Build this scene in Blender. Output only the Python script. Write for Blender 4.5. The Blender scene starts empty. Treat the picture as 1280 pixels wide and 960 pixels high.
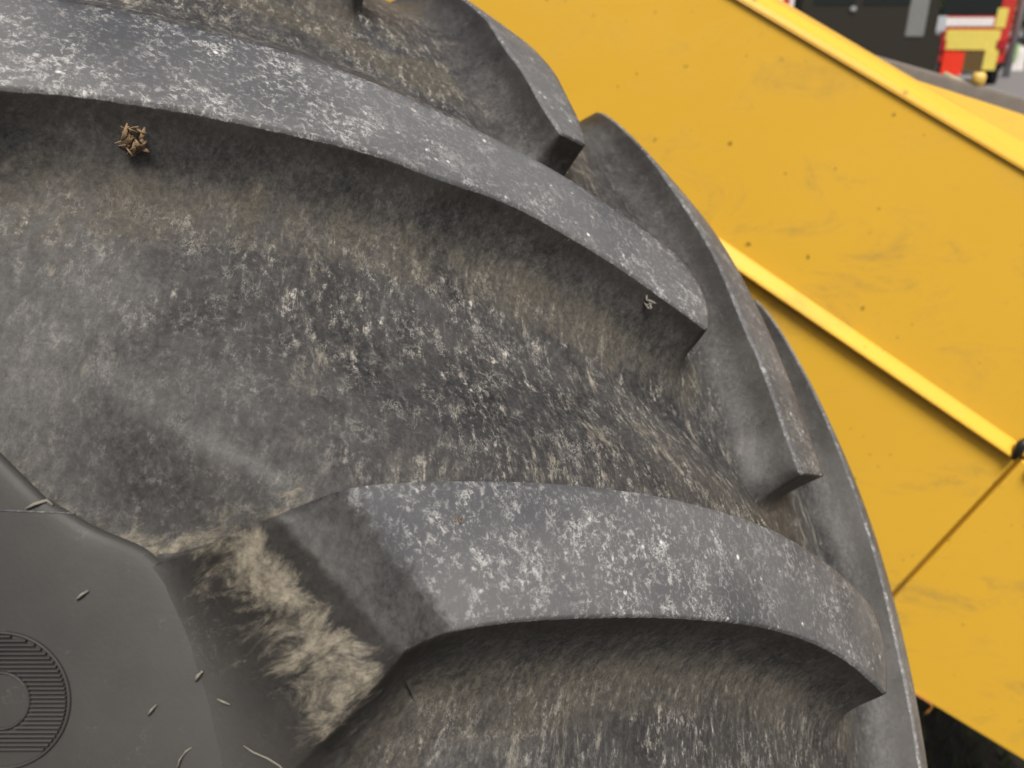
import bpy, bmesh, math, random
import numpy as np
from mathutils import Vector, Matrix
from mathutils.bvhtree import BVHTree
random.seed(7); rng = np.random.default_rng(7)
sc = bpy.context.scene; COL = sc.collection
# ------------------------------------------------------------------ tyre frame, camera
S = 0.8                                   # metres per tyre radius
HC = 0.815                                # height of the wheel centre
R_ = np.array([0.88748077, 0.45950297, 0.03514124]); U_ = np.array([-0.18583011, 0.28704438, 0.93971948])
V_ = np.array([-0.42171679, 0.84051327, -0.34013585]); CAM = np.array([0.871, -0.495, 0.792]); FPX = 1023.0
_p = math.radians(24)
Zw = U_*math.cos(_p) - V_*math.sin(_p); Zw /= np.linalg.norm(Zw)
Xw = R_ - Zw*(R_ @ Zw); Xw /= np.linalg.norm(Xw); Yw = np.cross(Zw, Xw)
M3 = np.stack([Xw, Yw, Zw])               # tyre frame -> world rotation
C0 = np.array([0, 0, HC])
def w(pt): return M3 @ (np.asarray(pt, float)*S) + C0          # tyre units -> world
TYRE_M = Matrix.Translation(Vector(C0)) @ Matrix([list(M3[0]), list(M3[1]), list(M3[2])]).to_4x4()
cam_w = w(CAM)
def ray_t(x, y):                          # viewing direction (tyre frame) of a photo point
    d = V_ + R_*(x-640)/FPX - U_*(y-480)/FPX
    return d/np.linalg.norm(d)
def ray_w(x, y): return M3 @ ray_t(x, y)
cd = bpy.data.cameras.new('camera'); cam = bpy.data.objects.new('camera', cd); COL.objects.link(cam)
cm = Matrix([list(a) for a in np.stack([M3@R_, M3@U_, -(M3@V_)], 1)]).to_4x4()
cam.matrix_world = Matrix.Translation(Vector(cam_w)) @ cm
cd.sensor_width = 36; cd.lens = 36*FPX/1280; cd.clip_start = 0.01; cd.clip_end = 500
cd.dof.use_dof = True; cd.dof.focus_distance = 0.30; cd.dof.aperture_fstop = 14
sc.camera = cam
sc.render.engine = 'CYCLES'; sc.render.resolution_x = 1024; sc.render.resolution_y = 768
# ------------------------------------------------------------------ world, sun, exposure
SUN_EL, SUN_AZ = 58, 172                  # azimuth from +Y towards +X
wd = bpy.data.worlds.new('World'); sc.world = wd; wd.use_nodes = True
nt = wd.node_tree; bg = nt.nodes['Background']; sky = nt.nodes.new('ShaderNodeTexSky')
sky.sky_type = 'NISHITA'; sky.sun_disc = False; sky.sun_elevation = math.radians(SUN_EL); sky.sun_rotation = math.radians(SUN_AZ)
sky.dust_density = 7; sky.air_density = 0.7; sky.ozone_density = 1.0
nt.links.new(sky.outputs[0], bg.inputs[0]); bg.inputs[1].default_value = 0.07
sd = bpy.data.lights.new('sun', 'SUN'); sun = bpy.data.objects.new('sun', sd); COL.objects.link(sun)
sd.energy = 3.0; sd.angle = math.radians(20); sd.color = (1, .95, .86)
sdir = Vector((math.sin(math.radians(SUN_AZ))*math.cos(math.radians(SUN_EL)), math.cos(math.radians(SUN_AZ))*math.cos(math.radians(SUN_EL)), math.sin(math.radians(SUN_EL))))
sun.rotation_euler = sdir.to_track_quat('Z', 'Y').to_euler(); sun.location = sdir*20
vs = sc.view_settings; vs.view_transform = 'Standard'; vs.look = 'None'; vs.exposure = 0.5; vs.gamma = 1; vs.use_curve_mapping = False
# ------------------------------------------------------------------ node helpers
class NT:
    def __init__(s, name):
        s.m = bpy.data.materials.new(name); s.m.use_nodes = True; s.t = s.m.node_tree
        s.b = s.t.nodes['Principled BSDF']
    def n(s, t, **k):
        o = s.t.nodes.new(t)
        for a, b in k.items(): setattr(o, a, b)
        return o
    def set(s, sock, v):
        if hasattr(v, 'is_linked') or isinstance(v, bpy.types.NodeSocket): s.t.links.new(v, sock)
        else: sock.default_value = v
    def coord(s, scale=(1, 1, 1), rot=(0, 0, 0), loc=(0, 0, 0)):
        tc = s.n('ShaderNodeTexCoord'); tc.object = getattr(s, 'obj', None); mp = s.n('ShaderNodeMapping'); s.t.links.new(tc.outputs['Object'], mp.inputs[0])
        mp.inputs['Scale'].default_value = scale; mp.inputs['Rotation'].default_value = rot; mp.inputs['Location'].default_value = loc
        return mp.outputs[0]
    def polar(s, scale=(1, 1, 1), loc=(0, 0, 0), diag=False):   # (around, across, outward) in metres
        tc = s.n('ShaderNodeTexCoord'); tc.object = s.obj; sp = s.n('ShaderNodeSeparateXYZ'); s.t.links.new(tc.outputs['Object'], sp.inputs[0])
        a = s.math('MULTIPLY', s.math('ARCTAN2', sp.outputs[2], sp.outputs[0]), .78)
        r = s.math('SQRT', s.math('ADD', s.math('MULTIPLY', sp.outputs[0], sp.outputs[0]), s.math('MULTIPLY', sp.outputs[2], sp.outputs[2])))
        cb = s.n('ShaderNodeCombineXYZ'); y_ = sp.outputs[1]
        if diag: a, y_ = s.math('MULTIPLY', s.math('ADD', a, y_), .707), s.math('MULTIPLY', s.math('SUBTRACT', a, y_), .707)
        s.set(cb.inputs[0], a); s.set(cb.inputs[1], y_); s.set(cb.inputs[2], r)
        mp = s.n('ShaderNodeMapping'); s.t.links.new(cb.outputs[0], mp.inputs[0]); mp.inputs['Scale'].default_value = scale; mp.inputs['Location'].default_value = loc
        return mp.outputs[0]
    def noise(s, vec, scale, detail=4, rough=.6, dist=0):
        o = s.n('ShaderNodeTexNoise'); s.set(o.inputs['Vector'], vec); s.set(o.inputs['Scale'], scale)
        o.inputs['Detail'].default_value = detail; o.inputs['Roughness'].default_value = rough; o.inputs['Distortion'].default_value = dist
        return o.outputs['Fac']
    def ramp(s, v, a, b, lo=0., hi=1.):
        o = s.n('ShaderNodeMapRange', interpolation_type='SMOOTHSTEP'); s.set(o.inputs[0], v)
        for i, x in enumerate((a, b, lo, hi)): o.inputs[i+1].default_value = x
        return o.outputs[0]
    def math(s, op, a, b=0., clamp=False):
        o = s.n('ShaderNodeMath', operation=op, use_clamp=clamp); s.set(o.inputs[0], a); s.set(o.inputs[1], b); return o.outputs[0]
    def mix(s, f, a, b):
        o = s.n('ShaderNodeMix', data_type='RGBA'); s.set(o.inputs['Factor'], f)
        s.set(o.inputs[6], a if not isinstance(a, tuple) else (*a, 1)); s.set(o.inputs[7], b if not isinstance(b, tuple) else (*b, 1)); return o.outputs[2]
    def attr(s, name):
        o = s.n('ShaderNodeAttribute', attribute_name=name); return o.outputs['Fac']
    def uv(s, scale=(1, 1, 1), rot=0, loc=(0, 0, 0)):
        o = s.n('ShaderNodeAttribute', attribute_name='st'); mp = s.n('ShaderNodeMapping'); s.t.links.new(o.outputs['Vector'], mp.inputs[0])
        mp.inputs['Scale'].default_value = scale; mp.inputs['Rotation'].default_value = (0, 0, rot); mp.inputs['Location'].default_value = loc
        return mp.outputs[0]
    def bump(s, h, strength, dist, prev=None):
        o = s.n('ShaderNodeBump'); s.set(o.inputs['Height'], h); o.inputs['Strength'].default_value = strength; o.inputs['Distance'].default_value = dist
        if prev is not None: s.t.links.new(prev, o.inputs['Normal'])
        return o.outputs[0]
    def out(s, col, rough, normal=None, **k):
        s.set(s.b.inputs['Base Color'], col if not isinstance(col, tuple) else (*col, 1)); s.set(s.b.inputs['Roughness'], rough)
        if normal is not None: s.t.links.new(normal, s.b.inputs['Normal'])
        for a, v in k.items(): s.b.inputs[a.replace('_', ' ')].default_value = v
        return s.m
def plain(name, col, rough=.6, metal=0, var=.25, sc_=20, bump=.0):
    s = NT(name); c = s.coord(); f = s.noise(c, sc_, 5)
    a = tuple(x*(1-var) for x in col); b = tuple(min(1, x*(1+var)) for x in col)
    n = s.bump(f, bump, .01) if bump else None
    return s.out(s.mix(f, a, b), rough, n, Metallic=metal)
# ------------------------------------------------------------------ materials
def side_colour(s):
    n1 = s.noise(s.coord(), 9, 6, .65); col = s.mix(s.ramp(n1, .3, .7), (.028, .028, .027), (.045, .044, .042))
    sp = s.noise(s.coord(), 95, 5, .75); col = s.mix(s.ramp(sp, .62, .74, 0, .4), col, (.13, .125, .11))
    scr = s.noise(s.coord((1, .05, 1)), 150, 3, .6); scr = s.ramp(s.math('ABSOLUTE', s.math('SUBTRACT', scr, .5)), .006, .001); scr = s.math('MULTIPLY', scr, s.ramp(s.noise(s.coord(), 16, 3), .52, .62, 0, .35))
    return s.mix(scr, col, (.16, .16, .15))
def mat_side():
    s = NT('smooth_sidewall_rubber'); s.obj = TYRE
    n1 = s.noise(s.coord(), 14, 5, .6); n2 = s.noise(s.coord(), 600, 3, .6)
    h = s.math('ADD', s.math('MULTIPLY', n2, .3), n1)
    return s.out(side_colour(s), s.ramp(n1, .3, .7, .48, .6), s.bump(h, .22, .0008), Specular_IOR_Level=.3)
def mat_rubber():                         # attributes: top (lug crown), dust (settled dirt; negative for painted flank shade), mud (caked end of a lug)
    s = NT('worn_dirty_rubber')
    s.obj = TYRE
    top, dust_shade, mud, clean = s.attr('top'), s.attr('dust_shade'), s.attr('mud'), s.attr('clean')
    # --- lug crowns: abraded grey with white scuffs
    big = s.noise(s.coord(), 9, 3)
    base = s.mix(s.ramp(big, .35, .65), (.056, .059, .065), (.115, .117, .120))
    n1 = s.noise(s.coord((1, 1, 1), (0, .75, .3)), 230, 6, .78, .5)
    n2 = s.noise(s.coord(), 70, 5, .7, .6)
    n3 = s.noise(s.coord((1, 1, 1), (.4, .3, 0), (3, 1, 2)), 400, 5, .8, .4)
    rd = s.noise(s.coord(loc=(4, 4, 1)), 120, 6, .75, .5); rd = s.math('ABSOLUTE', s.math('SUBTRACT', rd, .5)); wisp = s.math('MULTIPLY', s.ramp(rd, .040, .0, 0, .9), s.ramp(n2, .50, .62))
    wisp = s.math('MULTIPLY', wisp, s.ramp(n1, .38, .56))
    sc1 = s.math('MAXIMUM', wisp, s.math('MULTIPLY', s.ramp(n1, .56, .66), s.ramp(n2, .50, .64, .0, 1)))
    sc2 = s.math('MULTIPLY', s.ramp(n3, .50, .64), s.ramp(n2, .36, .62, .22, .85))
    wear = s.math('MULTIPLY', s.math('MAXIMUM', sc1, sc2), s.ramp(s.noise(s.coord(loc=(9, 3, 5)), 16, 3), .36, .60, .35, 1))
    crown = s.mix(s.math('MULTIPLY', wear, .9), base, (.50, .50, .49))
    v = s.n('ShaderNodeTexVoronoi'); s.set(v.inputs['Vector'], s.coord()); v.inputs['Scale'].default_value = 150
    spk = s.math('MULTIPLY', s.ramp(v.outputs['Distance'], .22, .06), s.ramp(n2, .50, .62)); crown = s.mix(spk, crown, (.66, .66, .64))
    # --- floor and walls: dark rubber under settled dirt
    mid = s.noise(s.coord(loc=(5, 2, 1)), 20, 7, .7, .5)
    fib = s.noise(s.polar((.36, 1, .7), diag=True), 250, 8, .82, .35)
    fine = s.noise(s.coord(loc=(1, 7, 3)), 420, 4, .8)
    rub = s.mix(s.math('MULTIPLY', s.math('ADD', s.ramp(mid, .3, .7), s.ramp(s.math('MULTIPLY', s.math('ADD', fine, fib), .5), .38, .62)), .5), (.013, .013, .0135), (.078, .077, .075))
    rub = s.mix(s.ramp(dust_shade, -.28, -.02, .62, 0), rub, (.014, .012, .010))   # shade of the lug flanks painted in as darker rubber
    dm = s.math('ADD', dust_shade, s.math('MULTIPLY', s.math('SUBTRACT', mid, .5), 1.1))
    dm = s.math('ADD', dm, s.math('MULTIPLY', s.math('SUBTRACT', fib, .5), .9))
    dm = s.math('ADD', dm, s.math('MULTIPLY', s.math('SUBTRACT', s.noise(s.polar((.10, 1, .5), (3, 3, 3), True), 90, 6, .7), .5), .9))
    dm = s.ramp(dm, .20, 1.0)
    dcol = s.mix(s.ramp(s.math('MULTIPLY', s.math('ADD', fine, fib), .5), .3, .7), (.030, .027, .021), (.115, .102, .079))
    floor = s.mix(s.math('MULTIPLY', dm, .80), rub, dcol)
    fl = s.math('MULTIPLY', s.ramp(fib, .51, .64), s.ramp(fine, .40, .58)); fl = s.math('MULTIPLY', fl, s.ramp(s.noise(s.coord(loc=(7, 1, 1)), 45, 6, .75), .42, .60, .10, 1))
    rf = s.noise(s.polar((.55, 1, 1), (1, 3, 2), True), 150, 6, .75, .3); rf = s.ramp(s.math('ABSOLUTE', s.math('SUBTRACT', rf, .5)), .022, .003); rf = s.math('MULTIPLY', rf, s.ramp(s.noise(s.coord(loc=(2, 2, 8)), 60, 5, .75), .50, .60))
    fl = s.math('MAXIMUM', fl, s.math('MULTIPLY', rf, .45))
    flm = s.math('MULTIPLY', fl, s.attr('scuff'))
    floor = s.mix(s.math('MULTIPLY', flm, .95), floor, (.48, .46, .41))
    sp = s.noise(s.polar((.30, 1, 1), (2, 4, 9), True), 44, 10, .82, .35)
    spm = s.math('MULTIPLY', s.math('MULTIPLY', s.ramp(sp, .555, .64), s.ramp(fib, .40, .56, .25, 1)), s.attr('scuff'))
    floor = s.mix(s.math('MULTIPLY', spm, .7), floor, (.36, .33, .27))
    col = s.mix(s.ramp(s.math('ADD', top, s.math('MULTIPLY', s.math('SUBTRACT', n1, .5), .5)), .42, .62), floor, crown)
    mn = s.noise(s.polar((1, .45, .45)), 105, 9, .78, .6)
    mm = s.ramp(s.math('ADD', mud, s.math('MULTIPLY', s.math('SUBTRACT', mn, .5), 2.8)), .30, .95)
    mudc = s.mix(s.ramp(s.noise(s.coord(), 260, 6, .8), .3, .7), (.10, .09, .07), (.32, .29, .225))
    col = s.mix(s.math('MULTIPLY', mm, .88), col, mudc)
    col = s.mix(s.math('MULTIPLY', s.attr('plainness'), s.math('SUBTRACT', 1., s.math('MULTIPLY', mm, .9))), col, side_colour(s))
    h = s.math('ADD', s.math('MULTIPLY', n1, .5), s.math('MULTIPLY', n3, .4)); h2 = s.math('ADD', s.math('MULTIPLY', fib, .6), s.math('MULTIPLY', fine, .3))
    h = s.math('ADD', s.math('MULTIPLY', h, top), s.math('MULTIPLY', h2, s.math('SUBTRACT', 1., top)))
    h = s.math('ADD', h, s.math('MULTIPLY', mm, .8)); h = s.math('ADD', h, s.math('MULTIPLY', spm, .6))
    r = s.math('ADD', s.ramp(dm, 0, 1, .5, .85), s.math('MULTIPLY', top, .05))
    return s.out(col, r, s.bump(h, .40, .0010), Specular_IOR_Level=.3)
def mat_yellow():
    s = NT('yellow_paint')
    n1 = s.noise(s.coord(), 3, 5); base = s.mix(n1, (.70, .41, .038), (.76, .46, .046))
    v = s.n('ShaderNodeTexVoronoi'); s.set(v.inputs['Vector'], s.coord()); v.inputs['Scale'].default_value = 26
    spk = s.math('MULTIPLY', s.ramp(v.outputs['Distance'], .11, .05), s.ramp(s.noise(s.coord(), 40, 2), .5, .6))
    v2 = s.n('ShaderNodeTexVoronoi'); s.set(v2.inputs['Vector'], s.coord(loc=(3, 1, 2))); v2.inputs['Scale'].default_value = 60
    spk2 = s.math('MULTIPLY', s.ramp(v2.outputs['Distance'], .14, .05), s.ramp(s.noise(s.coord(), 17, 3), .52, .62))
    sm = s.noise(s.coord((1, 1, 2.2), (0, .5, 0)), 7, 7, .72, .6)
    smear = s.math('MULTIPLY', s.ramp(sm, .50, .68), s.math('MULTIPLY', s.ramp(s.noise(s.coord(), 60, 6, .8), .35, .6, .25, .8), s.ramp(s.noise(s.coord(loc=(1.3, 0, .4)), 2.6, 2), .42, .58, .25, 1)))
    col = s.mix(s.math('MULTIPLY', smear, .8), base, (.40, .25, .06))
    col = s.mix(s.math('MULTIPLY', s.math('MAXIMUM', spk, s.math('MULTIPLY', spk2, .6)), .75), col, (.13, .08, .02))
    n2 = s.noise(s.coord(), 260, 3)
    return s.out(col, s.ramp(sm, .4, .7, .38, .62), s.bump(n2, .12, .001))
TYRE = bpy.data.objects.new('tractor_tyre', None); COL.objects.link(TYRE); TYRE.matrix_world = TYRE_M
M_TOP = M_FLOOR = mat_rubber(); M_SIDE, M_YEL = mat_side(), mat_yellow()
M_BLACK = plain('black_rubber', (.012, .012, .012), .5)
M_RAIL = plain('weathered_steel', (.23, .20, .17), .55, 0, .35, 60)
M_DARK = plain('dark_paint', (.012, .009, .004), .75)
M_GLASS = plain('dark_glass', (.02, .025, .025), .08)
M_RED = plain('red_paint', (.48, .035, .03), .35); M_WHITE = plain('white_paint', (.75, .73, .72), .4)
M_FLUO = plain('fluorescent_yellow', (.70, .58, .12), .4); M_SILVER = plain('silver_metal', (.5, .5, .5), .35, .6)
M_STRAW = plain('dry_straw', (.17, .16, .135), .8, 0, .3, 300); M_LEAF = plain('dead_leaf', (.20, .135, .075), .8, 0, .5, 250)
M_LEAVES = plain('tree_leaves', (.06, .13, .035), .6, 0, .5, 3); M_BARK = plain('bark', (.10, .08, .06), .9)
# ------------------------------------------------------------------ mesh helpers
def obj(name, V, F, m, parent=None, smooth=True, attrs=None):
    me = bpy.data.meshes.new(name); me.from_pydata([tuple(map(float, v)) for v in V], [], F); me.materials.append(m)
    if smooth: me.polygons.foreach_set('use_smooth', [True]*len(me.polygons))
    for k, a in (attrs or {}).items():
        at = me.attributes.new(k, 'FLOAT', 'POINT'); at.data.foreach_set('value', np.asarray(a, np.float32))
    o = bpy.data.objects.new(name, me); COL.objects.link(o)
    if parent: o.parent = parent
    return o
def empty(name, label, cat, mw=None, group=None):
    o = bpy.data.objects.new(name, None); COL.objects.link(o); o.empty_display_size = .1
    if mw is not None: o.matrix_world = mw
    o['label'] = label; o['category'] = cat
    if group: o['group'] = group
    return o
def tag(o, label, cat, group=None):
    o['label'] = label; o['category'] = cat
    if group: o['group'] = group
    return o
def from_bm(name, bm, m, parent=None, smooth=False):
    me = bpy.data.meshes.new(name); bm.to_mesh(me); bm.free(); me.materials.append(m)
    if smooth: me.polygons.foreach_set('use_smooth', [True]*len(me.polygons))
    o = bpy.data.objects.new(name, me); COL.objects.link(o)
    if parent: o.parent = parent
    return o
def grid_faces(a, b, off=0, closed=False):
    F = []
    for i in range(a if closed else a-1):
        for j in range(b-1):
            i2 = (i+1) % a; F.append((off+i*b+j, off+i2*b+j, off+i2*b+j+1, off+i*b+j+1))
    return F
def tube_mesh(pts, rad, seg=8):
    pts = [np.asarray(p, float) for p in pts]; V, F = [], []; n = len(pts)
    ref = np.array([.31, .77, .55])
    for i, p in enumerate(pts):
        t = pts[min(i+1, n-1)]-pts[max(i-1, 0)]; t = t/np.linalg.norm(t)
        a = np.cross(t, ref); a /= np.linalg.norm(a); b = np.cross(t, a); r = rad[i] if hasattr(rad, '__len__') else rad
        for k in range(seg):
            an = 2*math.pi*k/seg; V.append(p + r*(a*math.cos(an)+b*math.sin(an)))
    for i in range(n-1):
        for k in range(seg): F.append((i*seg+k, i*seg+(k+1) % seg, (i+1)*seg+(k+1) % seg, (i+1)*seg+k))
    F.append(tuple(range(seg))[::-1]); F.append(tuple(range((n-1)*seg, n*seg)))
    return V, F
# ------------------------------------------------------------------ tyre profile (units of tyre radius, y across, r out)
TW, TH, TN = 0.39097591, 0.09943949, 1.73059078; LH = 0.037
PITCH = 2*math.pi/23
def rtop(y):
    a = np.clip(np.abs(y)/TW, 0, .9999); return 1-TH+TH*(1-a**TN)**(1/TN)
def ntop(y):
    e = 1e-4; d = (rtop(y+e)-rtop(y-e))/(2*e); n = np.stack([-d, np.ones_like(d)], -1); return n/np.linalg.norm(n, axis=-1, keepdims=True)
ys = np.linspace(-.285, .285, 60); nn = ntop(ys); crown = np.stack([ys, rtop(ys)], -1) - nn*LH
near_side = [(-.305, .908), (-.328, .889), (-.350, .866), (-.372, .838), (-.394, .798), (-.410, .745), (-.416, .68), (-.405, .60), (-.375, .535), (-.345, .50)]
prof = np.array([(p[0], p[1]) for p in near_side[::-1]] + crown.tolist() + [(-p[0], p[1]) for p in near_side])
def resample(P, step):
    # smooth + arc-length resample
    for _ in range(3):
        Q = [P[0]]
        for a, b in zip(P[:-1], P[1:]): Q += [a*.75+b*.25, a*.25+b*.75]
        Q.append(P[-1]); P = np.array(Q)
    L = np.r_[0, np.cumsum(np.linalg.norm(np.diff(P, axis=0), axis=1))]; n = int(L[-1]/step)
    s = np.linspace(0, L[-1], n); return np.stack([np.interp(s, L, P[:, 0]), np.interp(s, L, P[:, 1])], -1), s
PR, QS = resample(prof, .002)
QS = QS - QS[np.argmin(abs(PR[:, 0]))]
tan = np.gradient(PR, axis=0); tan /= np.linalg.norm(tan, axis=1, keepdims=True); PN = np.stack([-tan[:, 1], tan[:, 0]], -1)
def prof_at(q, off=0.):
    y = np.interp(q, QS, PR[:, 0]); r = np.interp(q, QS, PR[:, 1]); ny = np.interp(q, QS, PN[:, 0]); nr = np.interp(q, QS, PN[:, 1])
    return y+ny*off, r+nr*off
def rev(th, y, r): return np.stack([r*np.cos(th), y, r*np.sin(th)], -1)
def distC(P):                              # signed distance of points (tyre units) over the carcass + normal
    r = np.hypot(P[:, 0], P[:, 2]); q = np.stack([P[:, 1], r], -1)
    d = np.linalg.norm(q[:, None]-PR[None], axis=2); i = d.argmin(1)
    sd = ((q-PR[i])*PN[i]).sum(1); c, s = P[:, 0]/r, P[:, 2]/r
    N = np.stack([PN[i, 1]*c, PN[i, 0], PN[i, 1]*s], -1); return sd, N, i
def q_of_y(y): return float(np.interp(y, PR[(QS < 0), 0], QS[QS < 0])) if False else float(QS[np.argmin(abs(PR[:, 0]-y)+10*((PR[:, 1] < .8)))])
QE = q_of_y(-.345)
# ------------------------------------------------------------------ lug outlines, theta (degrees) against y, traced
near2_lo = [(-.302, 39.59), (-.291, 39.44), (-.277, 39.11), (-.263, 38.69), (-.242, 37.92), (-.203, 36.43), (-.163, 34.81), (-.121, 33.02), (-.081, 31.04), (-.043, 28.85), (-.017, 27.02), (-.001, 25.88)]
near2_up = [(-.311, 43.34), (-.288, 43.07), (-.270, 42.54), (-.243, 41.64), (-.211, 40.51), (-.182, 39.42), (-.153, 38.32), (-.118, 36.82), (-.085, 35.35), (-.058, 34.06), (-.022, 32.00), (.020, 29.46), (.043, 27.8), (.045, 27.0), (.022, 26.1)]
near1_lo = [(-.325, 40.8), (-.304, 39.9), (-.292, 39.45), (-.274, 38.96), (-.253, 38.18), (-.233, 37.50), (-.211, 36.61), (-.183, 35.60), (-.160, 34.73), (-.140, 33.65), (-.099, 32.02), (-.078, 30.66), (-.047, 28.71), (-.026, 27.22), (-.005, 25.87), (.006, 25.20)]
near1_up = [(-.325, 44.0), (-.27, 42.75), (-.222, 41.26), (-.202, 40.42), (-.179, 39.60), (-.154, 38.74), (-.137, 37.95), (-.119, 37.10), (-.096, 35.81), (-.073, 34.62), (-.050, 33.43), (-.023, 31.93), (.001, 30.38), (.036, 28.46), (.047, 27.5), (.047, 26.7), (.026, 25.7)]
far_lo = [(.020, 34.38), (.031, 35.70), (.049, 36.93), (.071, 38.46), (.084, 39.74), (.113, 41.32), (.147, 43.0), (.175, 45.1), (.20, 47.13), (.22, 48.3), (.24, 49.4), (.26, 50.5), (.28, 51.9), (.30, 53.2), (.32, 54.3), (.345, 55.2)]
far_up = [(.068, 33.12), (.080, 34.11), (.104, 35.61), (.122, 36.8), (.156, 38.9), (.19, 40.9), (.22, 42.4), (.25, 44.1), (.28, 45.8), (.31, 47.4), (.345, 48.9)]
def smooth_curve(T, n):
    T = np.array(T, float); sgn = T.copy()
    for _ in range(3):
        Q = [T[0]]
        for a, b in zip(T[:-1], T[1:]): Q += [a*.75+b*.25, a*.25+b*.75]
        Q.append(T[-1]); T = np.array(Q)
    X = rev(np.radians(T[:, 1]), T[:, 0], rtop(T[:, 0])); L = np.r_[0, np.cumsum(np.linalg.norm(np.diff(X, axis=0), axis=1))]
    s = np.linspace(0, L[-1], n); return np.stack([np.interp(s, L, T[:, 0]), np.interp(s, L, T[:, 1])], -1)
def nlp(a, b): return b-2
def lug_mesh(name, lo, up, inner_first, near=True, lo_end=37.9, up_end=44.9):
    NS, NM = 90, 14
    A = smooth_curve(lo, NS); B = smooth_curve(up, NS)
    if not near: A, B = A, B
    # the grid on the tread surface; the shoulder end dips
    Y = A[:, None, 0]*(1-np.linspace(0, 1, NM))[None] + B[:, None, 0]*np.linspace(0, 1, NM)[None]
    TD = A[:, None, 1]*(1-np.linspace(0, 1, NM))[None] + B[:, None, 1]*np.linspace(0, 1, NM)[None]
    # round the narrow tip a little
    
    P3 = rev(np.radians(TD), Y, rtop(Y)); NX_ = 26
    if near:                               # the inner end rolls down and runs out into the sidewall
        sd, _, ii = distC(P3[0]); q0 = QS[ii]; rows = []
        for t in np.linspace(0, 1, NX_+1)[1:][::-1]:
            mm_ = np.linspace(0, 1, NM); t2 = np.minimum(1, t*(1+.75*mm_)); f = t2**3*(t2*(t2*6-15)+10); f = .55*f+.45*(1-(1-t2)**2)
            q = q0+(QE-.004-q0)*t; h = sd*(1-f)+.0018*f; tt = TD[0] + (lo_end + (up_end-lo_end)*mm_ - TD[0])*t
            y, r = prof_at(q, h); rows.append(rev(np.radians(tt), y, r))
        P3 = np.concatenate([np.array(rows), P3]); NS += NX_
    P = P3.reshape(-1, 3); idx = np.arange(NS*NM).reshape(NS, NM)
    loop = list(idx[:, 0]) + list(idx[-1, 1:]) + list(idx[-2::-1, -1]) + list(idx[0, -2:0:-1])
    L = P[loop]
    # densify loop resampling not needed; outward directions
    nx = np.roll(L, -1, 0)-np.roll(L, 1, 0); nx /= np.linalg.norm(nx, axis=1, keepdims=True)+1e-12
    rr = np.hypot(L[:, 0], L[:, 2]); nC_ = distC(L)[1]; n2 = ntop(L[:, 1]); N = np.stack([n2[:, 1]*L[:, 0]/rr, n2[:, 0], n2[:, 1]*L[:, 2]/rr], -1); N = np.where((L[:, 1] < -.30)[:, None], nC_, N)
    O = np.cross(nx, N); cen = P.mean(0)
    if ((L-cen)*O).sum() < 0: O = -O
    for _ in range(2):
        O = (np.roll(O, 1, 0)+O*2+np.roll(O, -1, 0)); O /= np.linalg.norm(O, axis=1, keepdims=True)
    n_lo, n_e, n_up = NS, NM-1, NS-1
    if near: sc_w = np.r_[np.ones(NS), np.full(NM-1, .35), np.full(NS-1, .12), np.full(nlp(NS, NM), .10)]
    else: sc_w = np.r_[np.full(NS, .7), np.full(NM-1, .8), np.full(NS-1, .2), np.full(nlp(NS, NM), .35)]
    for _ in range(14): sc_w = (np.roll(sc_w, 1)+sc_w*2+np.roll(sc_w, -1))/4
    isend = np.zeros(len(L)); 
    for _ in range(10): isend = (np.roll(isend, 1)+isend*2+np.roll(isend, -1))/4
    isend = np.clip(isend*1.6, 0, 1)
    rings = [(0.0, 0.0), (.0005, .008), (.0012, .03), (.0022, .08), (.0042, .18), (.0070, .33), (.0100, .50), (.0140, .66), (.0190, .80), (.0255, .91), (.0340, .97), (.0430, 1.0), (.052, 1.06)]
    V = [P]; mud = [np.zeros(len(P))]; top = [np.ones(len(P))]; dust_shade = [np.zeros(len(P))]; scuff = [np.zeros(len(P))]
    smo = [np.zeros(len(P))]
    if near:
        tt = np.zeros(NS); tt[:NX_] = np.linspace(1, 0, NX_+1)[:-1]      # 1 at the sidewall, 0 on the crown
        k_ = np.arange(NS)-NX_
        mdm = np.where(tt > .15, np.exp(-((tt-.15)/.30)**2), np.exp(-((tt-.15)/.065)**2))*.78*(tt > 0); tp_ = np.where(tt > 0, 0, np.clip(k_/9., .0, 1)); sm_ = np.clip((tt-.38)/.25, 0, 1)
        one = np.ones(NM)[None]; mud = [(mdm[:, None]*one).reshape(-1)]; top = [(tp_[:, None]*one).reshape(-1)]; smo = [(sm_[:, None]*one).reshape(-1)]
        dust_shade = [((np.where(tt > 0, -.3, 0))[:, None]*one).reshape(-1)]
    lt, lm_, lsm = top[0][loop], mud[0][loop], smo[0][loop]
    F = grid_faces(NS, NM); nl = len(loop); prev = list(loop); base = len(P)
    sd0, N0, _ = distC(L)
    for k, (d, f) in enumerate(rings[1:]):
        X = L + O*(d*sc_w)[:, None]; sdx, NX, _ = distC(X)
        extra = .003*(lsm > .5)*f
        X = X - NX*(sdx - sd0*(1-f) + extra)[:, None]
        V.append(X); tp = 1.0 if f < .01 else (.75 if f < .05 else .25 if f < .1 else 0)
        top.append(tp*lt); smo.append(lsm*1.); du = np.interp(f, [0, .1, .35, .6, .85, 1], [-.3, -.28, -.10, .42, .76, .56] if near else [-.3, -.3, -.2, .0, .28, .34])  # negative values paint the flank shade into the rubber colour
        dust_shade.append(du*(1-.7*lsm)); mud.append(lm_*np.interp(f, [0, .3, 1], [1, .55, .2])); scuff.append(np.full(nl, np.interp(f, [0, .85, 1], [.03, .12, .6])))
        cur = list(range(base, base+nl)); base += nl
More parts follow.
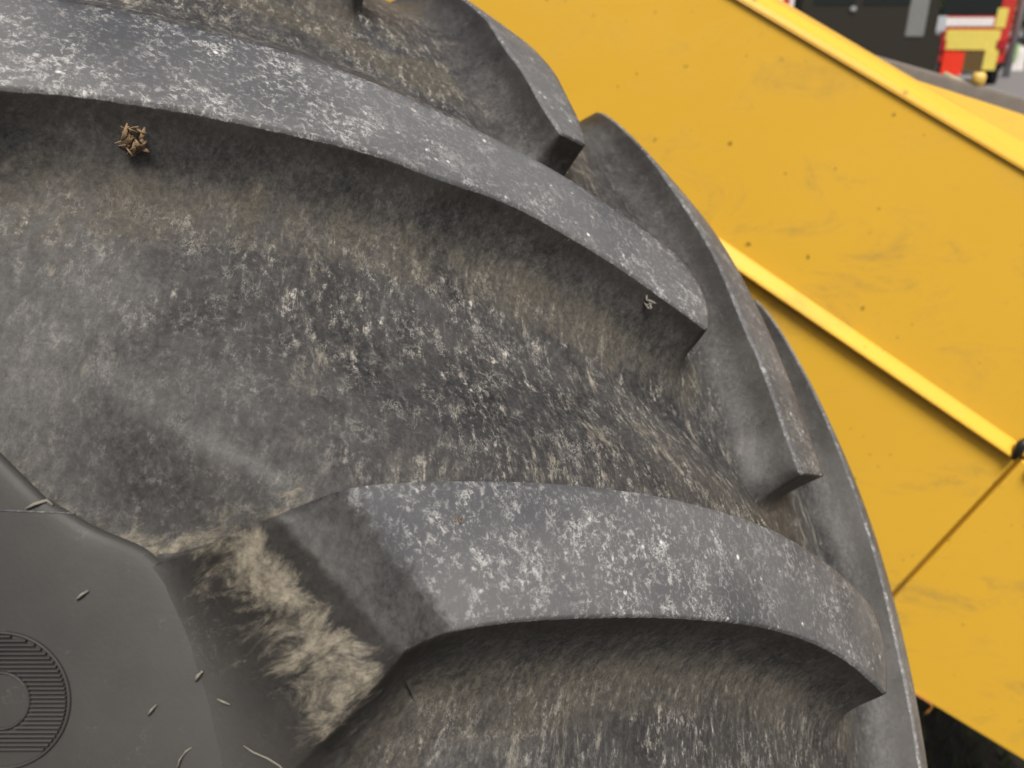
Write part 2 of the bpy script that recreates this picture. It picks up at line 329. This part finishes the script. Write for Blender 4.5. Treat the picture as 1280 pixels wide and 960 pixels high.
        for i in range(nl):
            j = (i+1) % nl; F.append((prev[i], prev[j], cur[j], cur[i]))
        prev = cur
    V = np.concatenate(V)*S
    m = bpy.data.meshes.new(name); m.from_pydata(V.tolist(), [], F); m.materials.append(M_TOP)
    bm = bmesh.new(); bm.from_mesh(m); bmesh.ops.recalc_face_normals(bm, faces=bm.faces); 
    bm.to_mesh(m); bm.free()
    c = Vector(V.mean(0)); 
    m.polygons.foreach_set('use_smooth', [True]*len(m.polygons))
    for k, a in (('top', np.concatenate(top)), ('dust_shade', np.concatenate(dust_shade)), ('mud', np.concatenate(mud)), ('scuff', np.concatenate(scuff)), ('plainness', np.concatenate(smo))):
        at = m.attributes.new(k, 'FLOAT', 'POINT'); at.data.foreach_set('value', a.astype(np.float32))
    # normals outwards?
    f0 = m.polygons[NS*NM//2]; cc = f0.center
    if f0.normal.dot(Vector((cc.x, 0, cc.z))) < 0: m.flip_normals()
    return m
tyre = TYRE; tyre['label'] = 'big grey tractor tyre with curved dusty lugs in front of yellow bodywork'; tyre['category'] = 'tyre'
ML2 = lug_mesh('tread_lug', near2_lo, near2_up, True); MF1 = lug_mesh('tread_lug_d', far_lo, [(.042, 33.7), (.058, 34.3), (.076, 35.15), (.109, 36.9), (.156, 38.9)] + far_up[5:], False, False); ML1 = lug_mesh('tread_lug_b', near1_lo, near1_up, True); MF = lug_mesh('tread_lug_c', far_lo, far_up, False, False)
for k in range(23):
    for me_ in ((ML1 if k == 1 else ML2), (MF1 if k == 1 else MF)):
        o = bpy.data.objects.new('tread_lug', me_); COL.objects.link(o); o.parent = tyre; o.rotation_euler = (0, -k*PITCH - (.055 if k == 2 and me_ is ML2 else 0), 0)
# ------------------------------------------------------------------ carcass: tread floor band and sidewalls
# near edge of the tread band, q against theta within one pitch (degrees), waved
edge_tab = [(0, .040), (2, .040), (3.0, .036), (3.9, .034), (4.7, .031), (5.7, .022), (7, .014), (9, .010), (11, .009), (13, .018), (14.3, .034), (15.652, .040)]
def q_edge(thd):
    t = np.mod(thd-40.0, 360/23); return QE + np.interp(t, [a for a, b in edge_tab], [b for a, b in edge_tab])
NT_ = 1380
thd = np.arange(NT_)*360/NT_; th = np.radians(thd)
def dust_of(thd_, y):
    """how much dirt has settled: thickest at the foot of each lug's lower and upper wall"""
    t = thd_
    out = np.zeros_like(y)
    lo = np.interp(y, [a for a, b in near2_lo], [b for a, b in near2_lo]); up = np.interp(y, [a for a, b in near2_up], [b for a, b in near2_up])
    below = np.mod(lo-t, 360/23)*math.pi/180; above = np.mod(t-up, 360/23)*math.pi/180
    out = np.where(below < .030, .72, .04+.68*np.exp(-((below-.030)/.024)**2)) + .30*np.exp(-(above/.045)**2)
    out += .24*np.clip((y+.17)/.14, 0, 1) - .14*np.clip((y-.03)/.06, 0, 1) - .12*np.clip((-y-.25)/.05, 0, 1)
    return np.clip(out, 0, .95)
def lift_of(t, y):                        # the floor rises towards the upper edge of the lug beneath it
    up = np.interp(y, [a for a, b in near2_up], [b for a, b in near2_up]); above = np.mod(t-up+1.2, 360/23)-1.2
    above = above*math.pi/180; u = np.clip(np.abs(above)/.13, 0, 1); g = (1-u*u*(3-2*u))
    return .030*g*np.clip((.03-y)/.08, 0, 1)*np.clip((y+.335)/.04, 0, 1)
rows_q = np.concatenate([[0., .0003, .0010, .0020, .0035], np.linspace(.006, 1, 2)[:0]])
NQ = 190; QF = -QE
V = []; DU = []; MU = []
for i in range(NT_):
    q = np.linspace(QE-.02, -QE+.02, NQ); t_ = np.full_like(q, thd[i]); y, r = prof_at(q); qe = q_edge(thd[i])
    off = lift_of(t_, y)*np.clip((q-qe-.004)/.04, 0, 1); off = np.where(q < qe-.003, -.002, off)
    y, r = prof_at(q, off); V.append(rev(np.radians(t_), y, r)); DU.append(dust_of(t_, y))
    up_ = np.interp(y, [a for a, b in near2_up], [b for a, b in near2_up]) + np.clip((-y-.285)/.04, 0, 1)*.9
    ab = np.abs(np.mod(t_-up_+2, 360/23)-2)*math.pi/180
    MU.append(np.clip(.50*np.exp(-(ab/.013)**2)*np.clip((-y-.235)/.06, .35, 1)*(y < .02) + .42*np.exp(-((q-qe)/.007)**2), 0, .6))
V = np.concatenate(V)*S; NR = NQ
obj('tread_base', V, [f[::-1] for f in grid_faces(NT_, NR, 0, True)], M_FLOOR, tyre, attrs={'dust_shade': np.concatenate(DU), 'mud': np.concatenate(MU), 'scuff': np.clip((V[:, 1]/S+.34)/.15, .15, 1)})
NSW = 110
for sgn in (-1, 1):
    Vs = []
    for i in range(NT_):
        qe = q_edge(thd[i]) if sgn < 0 else QE
        q = np.concatenate([np.linspace(QS[0], qe-.012, NSW), [qe-.008, qe-.004, qe-.0015, qe, qe+.001, qe+.0018]])
        off = np.concatenate([np.full(NSW, .0022), [.0022, .0021, .0018, .0011, .0001, -.0020]])
        y, r = prof_at(q, off); Vs.append(rev(np.full_like(y, th[i]), y*(1 if sgn < 0 else -1), r))
    Vs = np.concatenate(Vs)*S; fs = grid_faces(NT_, NSW+6, 0, True)
    obj('sidewall', Vs, [f[::-1] for f in fs] if sgn < 0 else fs, M_SIDE, tyre)
# rim
rp = np.array([(-.345, .50), (-.35, .525), (-.36, .525), (-.36, .49), (-.33, .46), (-.20, .43), (-.17, .40), (-.16, .22), (-.19, .20), (-.19, .02)])
A, B = np.meshgrid(np.radians(np.arange(0, 360, 3)), np.arange(len(rp)), indexing='ij'); Vr = rev(A, rp[B, 0], rp[B, 1]).reshape(-1, 3)*S
obj('rim', Vr, grid_faces(120, len(rp), 0, True), M_YEL, tyre)
bpy.context.view_layer.update()
# ray casting onto the finished tyre (world space)
def bvh_of(objs):
    Vv, Ff = [], []
    for o in objs:
        b = len(Vv); mw = o.matrix_world; Vv += [mw @ v.co for v in o.data.vertices]; Ff += [tuple(b+i for i in p.vertices) for p in o.data.polygons]
    return BVHTree.FromPolygons(Vv, Ff)
tyre_objs = [o for o in tyre.children if o.name.startswith(('tread_base', 'sidewall'))] + [o for o in tyre.children if o.name.startswith('tread_lug')][:6]
BV = bvh_of(tyre_objs)
def on_tyre(x, y):
    h = BV.ray_cast(Vector(cam_w), Vector(ray_w(x, y))); return h[0], h[1]
TI = TYRE_M.inverted()
# ------------------------------------------------------------------ yellow machine
root_d = R_*math.cos(math.radians(33)) - U_*math.sin(math.radians(33))
pn = np.array([0, 1., 0]); pn = pn - root_d*(pn@root_d); pn /= np.linalg.norm(pn)     # away from the camera
PK = .66
def on_panel(x, y, back=0.):              # a point of the panel plane, world
    d = ray_t(x, y); t = (PK + back/S - pn@CAM)/(pn@d); return w(CAM+d*t)
pnw = M3@pn
mach = empty('yellow_machine', 'yellow sloping machine bodywork with a raised rib and dusty scuffs behind the tyre', 'machine body', Matrix.Translation(Vector(on_panel(1150, 880))))
def prism(name, poly, depth, m, parent, back=0., bev=.002, world_parent=True):
    """polygon given in photo points on the panel plane, extruded away from the camera"""
    f = [on_panel(x, y, back) for x, y in poly]; bm = bmesh.new()
    a = [bm.verts.new(p) for p in f]; b = [bm.verts.new(p+pnw*depth) for p in f]; n = len(a)
    bm.faces.new(a); bm.faces.new(b[::-1])
    for i in range(n): bm.faces.new((a[i], b[i], b[(i+1) % n], a[(i+1) % n]))
    bmesh.ops.recalc_face_normals(bm, faces=bm.faces)
    if bev: bmesh.ops.bevel(bm, geom=list(bm.edges), offset=bev, segments=3, affect='EDGES', profile=.5)
    o = from_bm(name, bm, m, None); o.data.transform(parent.matrix_world.inverted()); o.parent = parent
    return o
def lerp(a, b, t): return (a[0]+(b[0]-a[0])*t, a[1]+(b[1]-a[1])*t)
# ridge line: from (905,310) slope .689 ; panel top line: (968,25)->(1280,207)
def rl(x): return 322+(x-915)*.6845
def tl(x): return 22+(x-965)*.594
def bl(x): return 868+(x-1143)*.607
prism('upper_panel', [(420, rl(420)), (420, tl(420)), (1700, tl(1700)), (1700, rl(1700))], .02, M_YEL, mach)
prism('lower_panel', [(700, rl(700)+3), (1275, rl(1275)+3), (1050, bl(1050)), (700, bl(700))], .02, M_YEL, mach, 0, .003)
prism('lower_panel', [(1279, rl(1279)+4), (1700, rl(1700)+3), (1700, bl(1700)), (1143, bl(1143)), (1055, bl(1055))], .02, M_YEL, mach, 0, .003)
prism('body_core', [(440, tl(440)+60), (1690, tl(1690)+60), (1690, bl(1690)-190), (1000, bl(1000)-190), (700, 400)], .5, M_BLACK, mach, .022, 0)
def sweep(name, line, sect, m):           # section (across in photo px, out towards camera in m) swept along a straight photo line
    a, b = line; P0, P1 = on_panel(*a), on_panel(*b); t = (P1-P0)/np.linalg.norm(P1-P0); acr = np.cross(pnw, t); acr /= np.linalg.norm(acr)
    up = on_panel(a[0], a[1]-50)-P0
    if acr@up < 0: acr = -acr
    V = []
    for P in (P0, P1):
        for (c, o) in sect: V.append(P+acr*c-pnw*o)
    n = len(sect); F = [(i, (i+1) % n, n+(i+1) % n, n+i) for i in range(n)] + [tuple(range(n))[::-1], tuple(range(n, 2*n))]
    V = [TMI @ Vector(v) for v in V]
    bm = bmesh.new(); vs_ = [bm.verts.new(v) for v in V]
    for f in F: bm.faces.new([vs_[i] for i in f])
    bmesh.ops.recalc_face_normals(bm, faces=bm.faces)
    bmesh.ops.bevel(bm, geom=list(bm.edges), offset=.0012, segments=3, affect='EDGES')
    return from_bm(name, bm, m, mach)
TMI = mach.matrix_world.inverted()
def arc(w_, h_, n=10, c0=0.): return [(c0+w_*math.cos(math.pi*k/n), h_*math.sin(math.pi*k/n)**.8) for k in range(n+1)] + [(c0-w_, -.01), (c0+w_, -.01)]
sweep('raised_rib', ((600, rl(600)), (1272, rl(1272))), [(.012, -.004), (.011, .0008), (.009, .002), (-.003, .0125), (-.0055, .0125), (-.007, .010), (-.007, -.004)], M_YEL)
sweep('raised_rib', ((1290, rl(1290)), (1700, rl(1700))), [(.012, -.004), (.011, .0008), (.009, .002), (-.003, .0125), (-.0055, .0125), (-.007, .010), (-.007, -.004)], M_YEL)
sweep('top_bead', ((700, tl(700)), (1700, tl(1700))), [(.007, -.004), (.006, .001), (-.001, .004), (-.003, .003), (-.0035, -.004)], M_YEL)
# top flange: slopes back from the bead
def quad_strip(name, near, far, back, m, thick=.004):
    V = [on_panel(x, y, b) for x, y, b in near+far[::-1]]; n = len(V); V2 = [v-np.array([0, 0, thick]) for v in V]
    bm = bmesh.new(); a = [bm.verts.new(TMI@Vector(v)) for v in V]; b = [bm.verts.new(TMI@Vector(v)) for v in V2]
    bm.faces.new(a); bm.faces.new(b[::-1])
    for i in range(n): bm.faces.new((a[i], b[i], b[(i+1) % n], a[(i+1) % n]))
    bmesh.ops.recalc_face_normals(bm, faces=bm.faces); return from_bm(name, bm, m, mach)
quad_strip('top_flange', [(700, tl(700), .001), (1500, tl(1500), .001)], [(700, tl(700)-14, .05), (985, 12, .05), (1300, 190, .07), (1500, 306, .08)], 0, M_YEL)
quad_strip('rear_deck', [(900, -30, .06), (985, 12, .06), (1300, 191, .08), (1500, 307, .09)], [(900, -44, .3), (990, 8, .3), (1120, 92, .35), (1180, 116, .4), (1300, 150, .5), (1500, 215, .6)], 0, M_YEL)
# black rubber buffer at the end of the rib, hook at the lower rim
P = [on_panel(x, y, -.012) for x, y in ((1266, 574), (1272, 566), (1277, 556), (1284, 550))]
V, F = tube_mesh([TMI@Vector(p) for p in P], [.003, .006, .006, .004], 10); obj('rubber_buffer', V, F, M_BLACK, mach)
P = [on_panel(x, y, -.004) for x, y in ((1138, 864), (1150, 871), (1163, 879), (1165, 883), (1160, 889), (1155, 893))]
V, F = tube_mesh([TMI@Vector(p) for p in P], .0018, 8); obj('wire_hook', V, F, plain('rusty_wire', (.30, .13, .03), .7), mach)
# weathered rail with a brass-coloured pin behind the deck
def on_back(x, y, dist): return cam_w + ray_w(x, y)*dist
rail = empty('steel_rail', 'weathered grey-brown steel rail running behind the yellow deck', 'rail', Matrix.Translation(Vector(on_back(1200, 120, 1.75))))
def box_between(name, A, B, hw, hh, m, parent=None, upv=(0, 0, 1)):
    A, B = np.array(A, float), np.array(B, float); t = (B-A)/np.linalg.norm(B-A); s_ = np.cross(t, upv); s_ /= np.linalg.norm(s_); u_ = np.cross(s_, t)
    bm = bmesh.new(); vs_ = [bm.verts.new(Vector(P+s_*a*hw+u_*b*hh)) for P in (A, B) for a, b in ((-1, -1), (1, -1), (1, 1), (-1, 1))]
    for f in ((0, 1, 2, 3), (7, 6, 5, 4), (0, 4, 5, 1), (1, 5, 6, 2), (2, 6, 7, 3), (3, 7, 4, 0)): bm.faces.new([vs_[i] for i in f])
    bmesh.ops.recalc_face_normals(bm, faces=bm.faces); bmesh.ops.bevel(bm, geom=list(bm.edges), offset=min(hw, hh)*.2, segments=2, affect='EDGES')
    o = from_bm(name, bm, m)
    if parent: o.data.transform(parent.matrix_world.inverted()); o.parent = parent
    return o
box_between('rail_bar', on_back(1020, 62, 1.75), on_back(1420, 178, 1.75), .02, .017, M_RAIL, rail)
V, F = tube_mesh([TMI@TMI.inverted()@Vector(p) - rail.matrix_world.translation for p in [on_back(1180, 92, 1.74), on_back(1215, 110, 1.73), on_back(1300, 137, 1.72), on_back(1400, 168, 1.71)]], .0045, 8)
obj('cable', V, F, plain('beige_cable', (.45, .38, .24), .6), rail)
P = on_back(1222, 104, 1.72); up = np.array([0, 0, 1.])
V, F = tube_mesh([Vector(p)-rail.matrix_world.translation for p in (P-up*.03, P-up*.003, P, P+up*.012, P+up*.018)], [.009, .009, .012, .012, .008], 14)
obj('pin', V, F, plain('brassy_paint', (.62, .42, .10), .4), rail)
# ------------------------------------------------------------------ debris on the tyre
def strand(name, pts, rad, m, label, cat, lift=.0012, group=None):
    W_ = []
    for i, (x, y) in enumerate(pts):
        p, n = on_tyre(x, y)
        if p is None: return
        if n.dot(Vector(cam_w)-p) < 0: n = -n
        W_.append(np.array(p + n*(lift*(.6+.5*math.sin(i*1.7)))))
    c = W_[0]; rr = [rad*.45*(.55+.45*math.sin(math.pi*(i+.7)/(len(W_)+.4))) for i in range(len(W_))]
    V, F = tube_mesh([q-c for q in W_], rr, 6); o = obj(name, V, F, m); o.location = Vector(c)
    return tag(o, label, cat, group)
strand('straw_piece', [(97, 749), (104, 743), (111, 738)], .0010, M_STRAW, 'short pale straw piece high on the dark smooth sidewall, nearest the tread edge', 'straw piece')
strand('straw_piece', [(245, 850), (250, 843), (254, 838)], .0013, M_STRAW, 'stubby pale straw piece on the sidewall below the muddy lug foot', 'straw piece')
strand('straw_piece', [(186, 893), (191, 886), (196, 880)], .0009, M_STRAW, 'slanting straw piece between the round badge and the muddy lug foot', 'straw piece')
strand('straw_piece', [(273, 873), (281, 875), (289, 880)], .0007, M_STRAW, 'thin dull straw sliver lying level on the sidewall', 'straw piece')
strand('grass_stalk', [(306, 931), (320, 938), (336, 947), (350, 957), (362, 968)], .0006, M_STRAW, 'long thin grass stalk trailing off the bottom of the sidewall', 'grass stalk')
strand('grass_stalk', [(222, 962), (226, 948), (233, 938), (240, 934)], .0006, M_STRAW, 'curled grass stalk on the sidewall by the bottom edge of the photo', 'grass stalk')
strand('straw_piece', [(34, 636), (45, 631), (58, 627), (66, 632)], .0012, M_STRAW, 'pale straw piece caught on the edge between tread and sidewall', 'straw piece')
def crumb(name, x, y, size, m, label, cat, n=5, lift=.002):
    p, nm = on_tyre(x, y)
    if p is None: return
    if nm.dot(Vector(cam_w)-p) < 0: nm = -nm
    q = nm.to_track_quat('Z', 'Y').to_matrix(); V, F = [], []
    for k in range(n):                     # crumpled blades of the dead leaf
        a = random.uniform(0, 6.28); c = Vector((random.uniform(-.3, .3)*size, random.uniform(-.35, .35)*size, lift))
        d = Vector((math.cos(a), math.sin(a), random.uniform(-.1, .25))); s_ = d.cross(Vector((0, 0, 1))).normalized()
        L_ = size*random.uniform(.2, .75); W2 = size*random.uniform(.03, .09); b = len(V)
        for i in range(5):
            t = i/4; ww = W2*math.sin(math.pi*(t*.85+.1)); z = Vector((0, 0, size*.18*math.sin(t*3+k)))
            V += [q@(c+d*L_*(t-.5)+s_*ww+z+Vector((0, 0, ww*.6))), q@(c+d*L_*(t-.5)+z), q@(c+d*L_*(t-.5)-s_*ww+z+Vector((0, 0, ww*.6)))]
        for i in range(4):
            for j in range(2): F.append((b+i*3+j, b+i*3+j+1, b+i*3+j+4, b+i*3+j+3))
    o = obj(name, V, F, m); o.location = p
    md = o.modifiers.new('s', 'SOLIDIFY'); md.thickness = .0003
    return tag(o, label, cat)
crumb('dead_leaf', 166, 173, .0095, M_LEAF, 'crumpled brown dead leaf scrap lodged under the upper lug', 'leaf', 34)
crumb('dead_leaf', 810, 376, .009, M_STRAW, 'small pale leaf scrap under the tip of the upper lug', 'leaf', 6)
crumb('dead_leaf', 571, 649, .0035, M_LEAF, 'tiny tan leaf fleck on the top face of the lower lug', 'leaf', 5, .0005)
# thin moulding flash lines on the rubber
def flash(name, pts, rad):
    W_ = []
    for (x, y) in pts:
        p, n = on_tyre(x, y)
        if p is not None: W_.append(TI@p)
    if len(W_) > 1: V, F = tube_mesh(W_, rad, 6); obj(name, V, F, M_TOP, tyre, attrs={'top': [.9]*len(V)})
flash('moulding_line', [(x, 638+(x/250.)*10) for x in range(0, 100, 5)], .0003)
flash('moulding_line', [(889, 414), (880, 428), (868, 444), (857, 460), (853, 472), (853, 485)], .0004)
# ------------------------------------------------------------------ badge moulded on the sidewall
bc, bn = on_tyre(3, 875)
if bn.dot(Vector(cam_w)-bc) < 0: bn = -bn
bx = Vector(M3@R_); bx = (bx-bn*bx.dot(bn)).normalized(); by = bn.cross(bx)
def to_surf(x, y, lift):
    p, n = on_tyre(x, y)
    if n.dot(Vector(cam_w)-p) < 0: n = -n
    return TI@(p+n*lift)
def badge_ring(name, r0, r1, h0, h1, m, parent, n=96, close=False, steps=6):
    V, F = [], []; cx, cy = 3, 875
    for i in range(n):
        a = 2*math.pi*i/n
        for k, (rr, hh) in enumerate([(r0, -.001)] + [(r0+(r1-r0)*t/steps, h0+(h1-h0)*math.sin(math.pi*t/steps)**.5 if t not in (0, steps) else h0) for t in range(steps+1)] + [(r1, -.001)]):
            V.append(to_surf(cx+rr*math.cos(a), cy+rr*math.sin(a)*1.0, hh))
    return obj(name, V, grid_faces(n, steps+3, 0, True), m, parent)
badge = badge_ring('round_badge', 82, 86.5, .0002, .0009, M_SIDE, tyre)
badge_ring('badge_rim', 33, 37, .0004, .0012, M_SIDE, badge)
V = [to_surf(3, 875, .0006)]; n = 48
for i in range(n): V.append(to_surf(3+33*math.cos(2*math.pi*i/n), 875+33*math.sin(2*math.pi*i/n), .0005))
obj('badge_button', V, [(0, 1+i, 1+(i+1) % n) for i in range(n)], M_SIDE, badge)
k = 0
for yy in np.arange(795, 938, 5.4):
    dx = math.sqrt(max(0, 81**2-(yy-875)**2)); ix = math.sqrt(max(0, 38**2-(yy-875)**2)) if abs(yy-875) < 38 else 0
    for (xa, xb) in ([(-dx, dx)] if ix == 0 else [(-dx, -ix), (ix, dx)]):
        if xb-xa < 6: continue
        V = []; ns = 14
        for i in range(ns):
            x = 3+xa+(xb-xa)*i/(ns-1)
            V += [to_surf(x, yy-1.5, -.0003), to_surf(x, yy-.8, .0013), to_surf(x, yy+.8, .0013), to_surf(x, yy+1.5, -.0003)]
        obj('rib', V, grid_faces(ns, 4), M_SIDE, badge)
# ------------------------------------------------------------------ ground
def ground_mat():
    s = NT('soil_and_asphalt'); c = s.coord(); n1 = s.noise(c, 5, 8, .7); n2 = s.noise(c, 70, 6, .8)
    col = s.mix(n2, (.020, .016, .011), (.065, .055, .04)); return s.out(col, .95, s.bump(n2, .8, .01))
g = obj('ground', [(-200, -200, 0), (200, -200, 0), (200, 200, 0), (-200, 200, 0)], [(0, 1, 2, 3)], ground_mat(), smooth=False); g['kind'] = 'structure'
asph = plain('grey_asphalt', (.16, .16, .165), .85, 0, .2, 30)
gf = lambda x, y: (lambda d: cam_w + d*(cam_w[2]/-d[2]))(ray_w(x, y))
yd = obj('yard', [(-60, 4.5, .004), (100, 4.5, .004), (100, 120, .004), (-60, 120, .004)], [(0, 1, 2, 3)], asph, smooth=False); yd['kind'] = 'structure'
# grass and weeds under the bodywork
c = gf(1215, 940); V, F = [], []
for i in range(9000):
    x = c[0]+rng.normal(0, .7); y = c[1]+rng.normal(0, .7); a = rng.uniform(0, 6.28); h = rng.uniform(.02, .09); ww = rng.uniform(.0015, .004); b = len(V); l = rng.uniform(-.5, .5, 2)*h
    V += [(x-ww*math.cos(a), y-ww*math.sin(a), 0), (x+ww*math.cos(a), y+ww*math.sin(a), 0), (x+l[0], y+l[1], h)]; F.append((b, b+1, b+2))
gr = obj('grass', V, F, plain('weedy_grass', (.06, .075, .025), .8, 0, .6, 15), smooth=False); gr['kind'] = 'stuff'
tag(gr, 'dark sparse grass and weeds on the shaded soil beneath the bodywork', 'grass')
# ------------------------------------------------------------------ far background: dark van, rescue vehicle, barrier, tree
def bxm(bm, c, s_, bev=.0):
    r = bmesh.ops.create_cube(bm, size=1); bmesh.ops.scale(bm, vec=s_, verts=r['verts']); bmesh.ops.translate(bm, vec=c, verts=r['verts']); return r['verts']
def part(name, boxes, m, parent, bev=.02):
    bm = bmesh.new()
    for c, s_ in boxes: bxm(bm, c, s_)
    if bev: bmesh.ops.bevel(bm, geom=list(bm.edges), offset=bev, segments=2, affect='EDGES')
    return from_bm(name, bm, m, parent)
def wheel_part(x, y, z, r, wd_, parent):
    bm = bmesh.new(); bmesh.ops.create_cone(bm, cap_ends=True, segments=28, radius1=r, radius2=r, depth=wd_); bmesh.ops.bevel(bm, geom=list(bm.edges), offset=.03, segments=2, affect='EDGES')
    bmesh.ops.rotate(bm, matrix=Matrix.Rotation(math.pi/2, 3, 'Y'), verts=bm.verts); bmesh.ops.translate(bm, vec=(x, y, z), verts=bm.verts)
    return from_bm('wheel', bm, M_BLACK, parent, True)
def at_dist(x, dist):                     # ground point at a horizontal distance under a photo column (row ~60)
    d = ray_w(x, 60); h = np.array([d[0], d[1]]); h /= np.linalg.norm(h); return cam_w[:2]+h*dist, math.atan2(-h[0], h[1])
def vehicle_root(name, x, dist, label, cat, turn=0.):
    (px, py), az = at_dist(x, dist); az += turn; return empty(name, label, cat, Matrix.Translation((px, py, 0)) @ Matrix.Rotation(az, 4, 'Z'))

def pl(root, x, y):                       # photo point on the front plane of a far thing -> its own x, z
    mw = root.matrix_world; n = np.array(mw.col[1][:3]); d = ray_w(x, y); t = ((np.array(mw.translation)-cam_w)@n)/(d@n)
    q = mw.inverted() @ Vector(cam_w+d*t); return q.x, q.z
def rect(root, x0, y0, x1, y1, front=0., depth=.1):
    a = pl(root, x0, y0); b = pl(root, x1, y1)
    return (((a[0]+b[0])/2, front+depth/2, (a[1]+b[1])/2), (abs(b[0]-a[0]), depth, abs(a[1]-b[1])))
def zbox(root, x0, x1, z0, z1, front, depth):
    a = pl(root, x0, 60)[0]; b = pl(root, x1, 60)[0]; return (((a+b)/2, front+depth/2, (z0+z1)/2), (abs(b-a), depth, z1-z0))
T = -.45                                  # far things stand square to the picture
van = vehicle_root('parked_van', 1085, 20, 'dark van parked in shade beyond the yellow deck, left of the red and yellow vehicle', 'van', 0)
part('body', [zbox(van, 992, 1166, .30, 2.9, 0, 2.0)], M_DARK, van, .06)
part('cab', [zbox(van, 1150, 1176, .30, 1.2, .05, 1.9)], M_DARK, van, .05)
part('window', [zbox(van, 1010, 1060, 1.75, 2.3, -.01, .03), zbox(van, 1070, 1130, 1.75, 2.3, -.01, .03)], M_GLASS, van, .005)
part('door_pillar', [rect(van, 1141, -12, 1154, 46, -.02, .05)], plain('grey_trim', (.17, .18, .17), .5), van, .01)
part('handle', [rect(van, 1064, 8, 1070, 14, -.04, .05)], M_SILVER, van, .01)
part('sill', [zbox(van, 992, 1172, .26, .34, -.02, .1)], M_BLACK, van, .01)
for xx in (1020, 1140): wheel_part(pl(van, xx, 60)[0], .25, .34, .34, .24, van).data.transform(Matrix.Identity(4))
fe = vehicle_root('rescue_vehicle', 1215, 24, 'red and fluorescent yellow emergency vehicle seen from behind at the top right', 'emergency vehicle')
part('body', [zbox(fe, 1172, 1258, .5, 3.0, 0, 5.5)], M_RED, fe, .05)
part('rear_window', [rect(fe, 1184, -12, 1250, 19, -.015, .03)], M_GLASS, fe, .005)
part('white_stripe', [rect(fe, 1182, 22, 1241, 33, -.02, .03)], M_WHITE, fe, .004)
part('side_marking', [rect(fe, 1248, 10, 1256, 35, -.02, .03)], M_FLUO, fe, .004)
part('tail_panel', [rect(fe, 1184, 37, 1246, 63, -.03, .04)], M_FLUO, fe, .006)
part('rear_opening', [rect(fe, 1200, 64, 1232, 90, -.03, .04)], plain('brown_interior', (.10, .06, .015), .6), fe, .006)
part('marker_post', [rect(fe, 1232, 62, 1243, 88, -.05, .06)], M_FLUO, fe, .006)
part('lower_panel', [rect(fe, 1180, 65, 1200, 97, -.05, .06)], plain('bright_red', (.75, .04, .015), .4), fe, .006)
for x0, x1, y0, y1 in ((1171, 1181, 50, 64), (1247, 1257, 50, 62)): part('tail_light', [rect(fe, x0, y0, x1, y1, -.06, .07)], plain('tail_lens', (.35, .02, .03), .2), fe, .01)
part('mirror', [rect(fe, 1169, 20, 1181, 40, -.10, .1)], plain('grey_casing', (.45, .48, .52), .4), fe, .02)
part('rear_bumper', [rect(fe, 1196, 93, 1232, 100, -.12, .14)], M_SILVER, fe, .02)
for xx in (1184, 1247): wheel_part(pl(fe, xx, 60)[0], .9, .42, .42, .3, fe)
mc = vehicle_root('small_vehicle', 984, 24, 'red and white vehicle glimpsed beyond the upper left end of the yellow deck', 'vehicle')
part('body', [rect(mc, 974, -20, 990, 22, 0, 1.5)], M_WHITE, mc, .03)
part('red_panel', [rect(mc, 980, -3, 986, 12, -.03, .04)], M_RED, mc, .004)
for xx in (978, 987): wheel_part(pl(mc, xx, 60)[0], .5, .32, .3, .12, mc)
cr = vehicle_root('white_car', 1266, 32, 'pale car with a greenish flank parked right of the emergency vehicle', 'car')
part('body', [rect(cr, 1258, 60, 1277, 93, 0, 3.8)], M_WHITE, cr, .08)
part('flank_panel', [rect(cr, 1261, 55, 1270, 78, -.03, .2)], plain('pale_green_paint', (.35, .55, .22), .4), cr, .03)
part('windscreen', [rect(cr, 1260, 44, 1275, 58, .3, 2)], M_GLASS, cr, .08)
for xx in (1261, 1274): wheel_part(pl(cr, xx, 60)[0], .3, .3, .3, .2, cr)
po = vehicle_root('lamp_post', 1265, 28, 'plain grey post rising between the emergency vehicle and the green tree', 'post')
bm = bmesh.new(); bmesh.ops.create_cone(bm, cap_ends=True, segments=20, radius1=.10, radius2=.08, depth=6); bmesh.ops.translate(bm, vec=(0, 0, 3), verts=bm.verts)
from_bm('shaft', bm, plain('galvanised_grey', (.36, .37, .38), .5, .3), po, True)
def tree(x, dist, hh, label):
    t = vehicle_root('broadleaf_tree', x, dist, label, 'tree', 0)
    V, F = tube_mesh([(0, 0, 0), (.1, 0, hh*.3), (-.1, .1, hh*.6), (0, 0, hh*.85)], [.28, .22, .14, .05], 10); obj('trunk', V, F, M_BARK, t)
    V, F = [], []
    cl = [(rng.normal(0, hh*.22), rng.normal(0, hh*.2), hh*rng.uniform(.18, .95)) for _ in range(70)]
    for c_ in cl:
        for _ in range(160):
            p = np.array(c_)+rng.normal(0, .38, 3); a, b_ = rng.normal(0, 1, 3), rng.normal(0, 1, 3); a *= .11/np.linalg.norm(a); b_ *= .08/np.linalg.norm(b_); k = len(V)
            V += [p-a, p+b_, p+a, p-b_]; F.append((k, k+1, k+2, k+3))
    obj('crown', V, F, M_LEAVES, t, smooth=False)
tree(1284, 36, 9, 'leafy green tree at the right edge of the photo behind the post')
tree(1200, 44, 9, 'leafy green tree far behind the emergency vehicle')
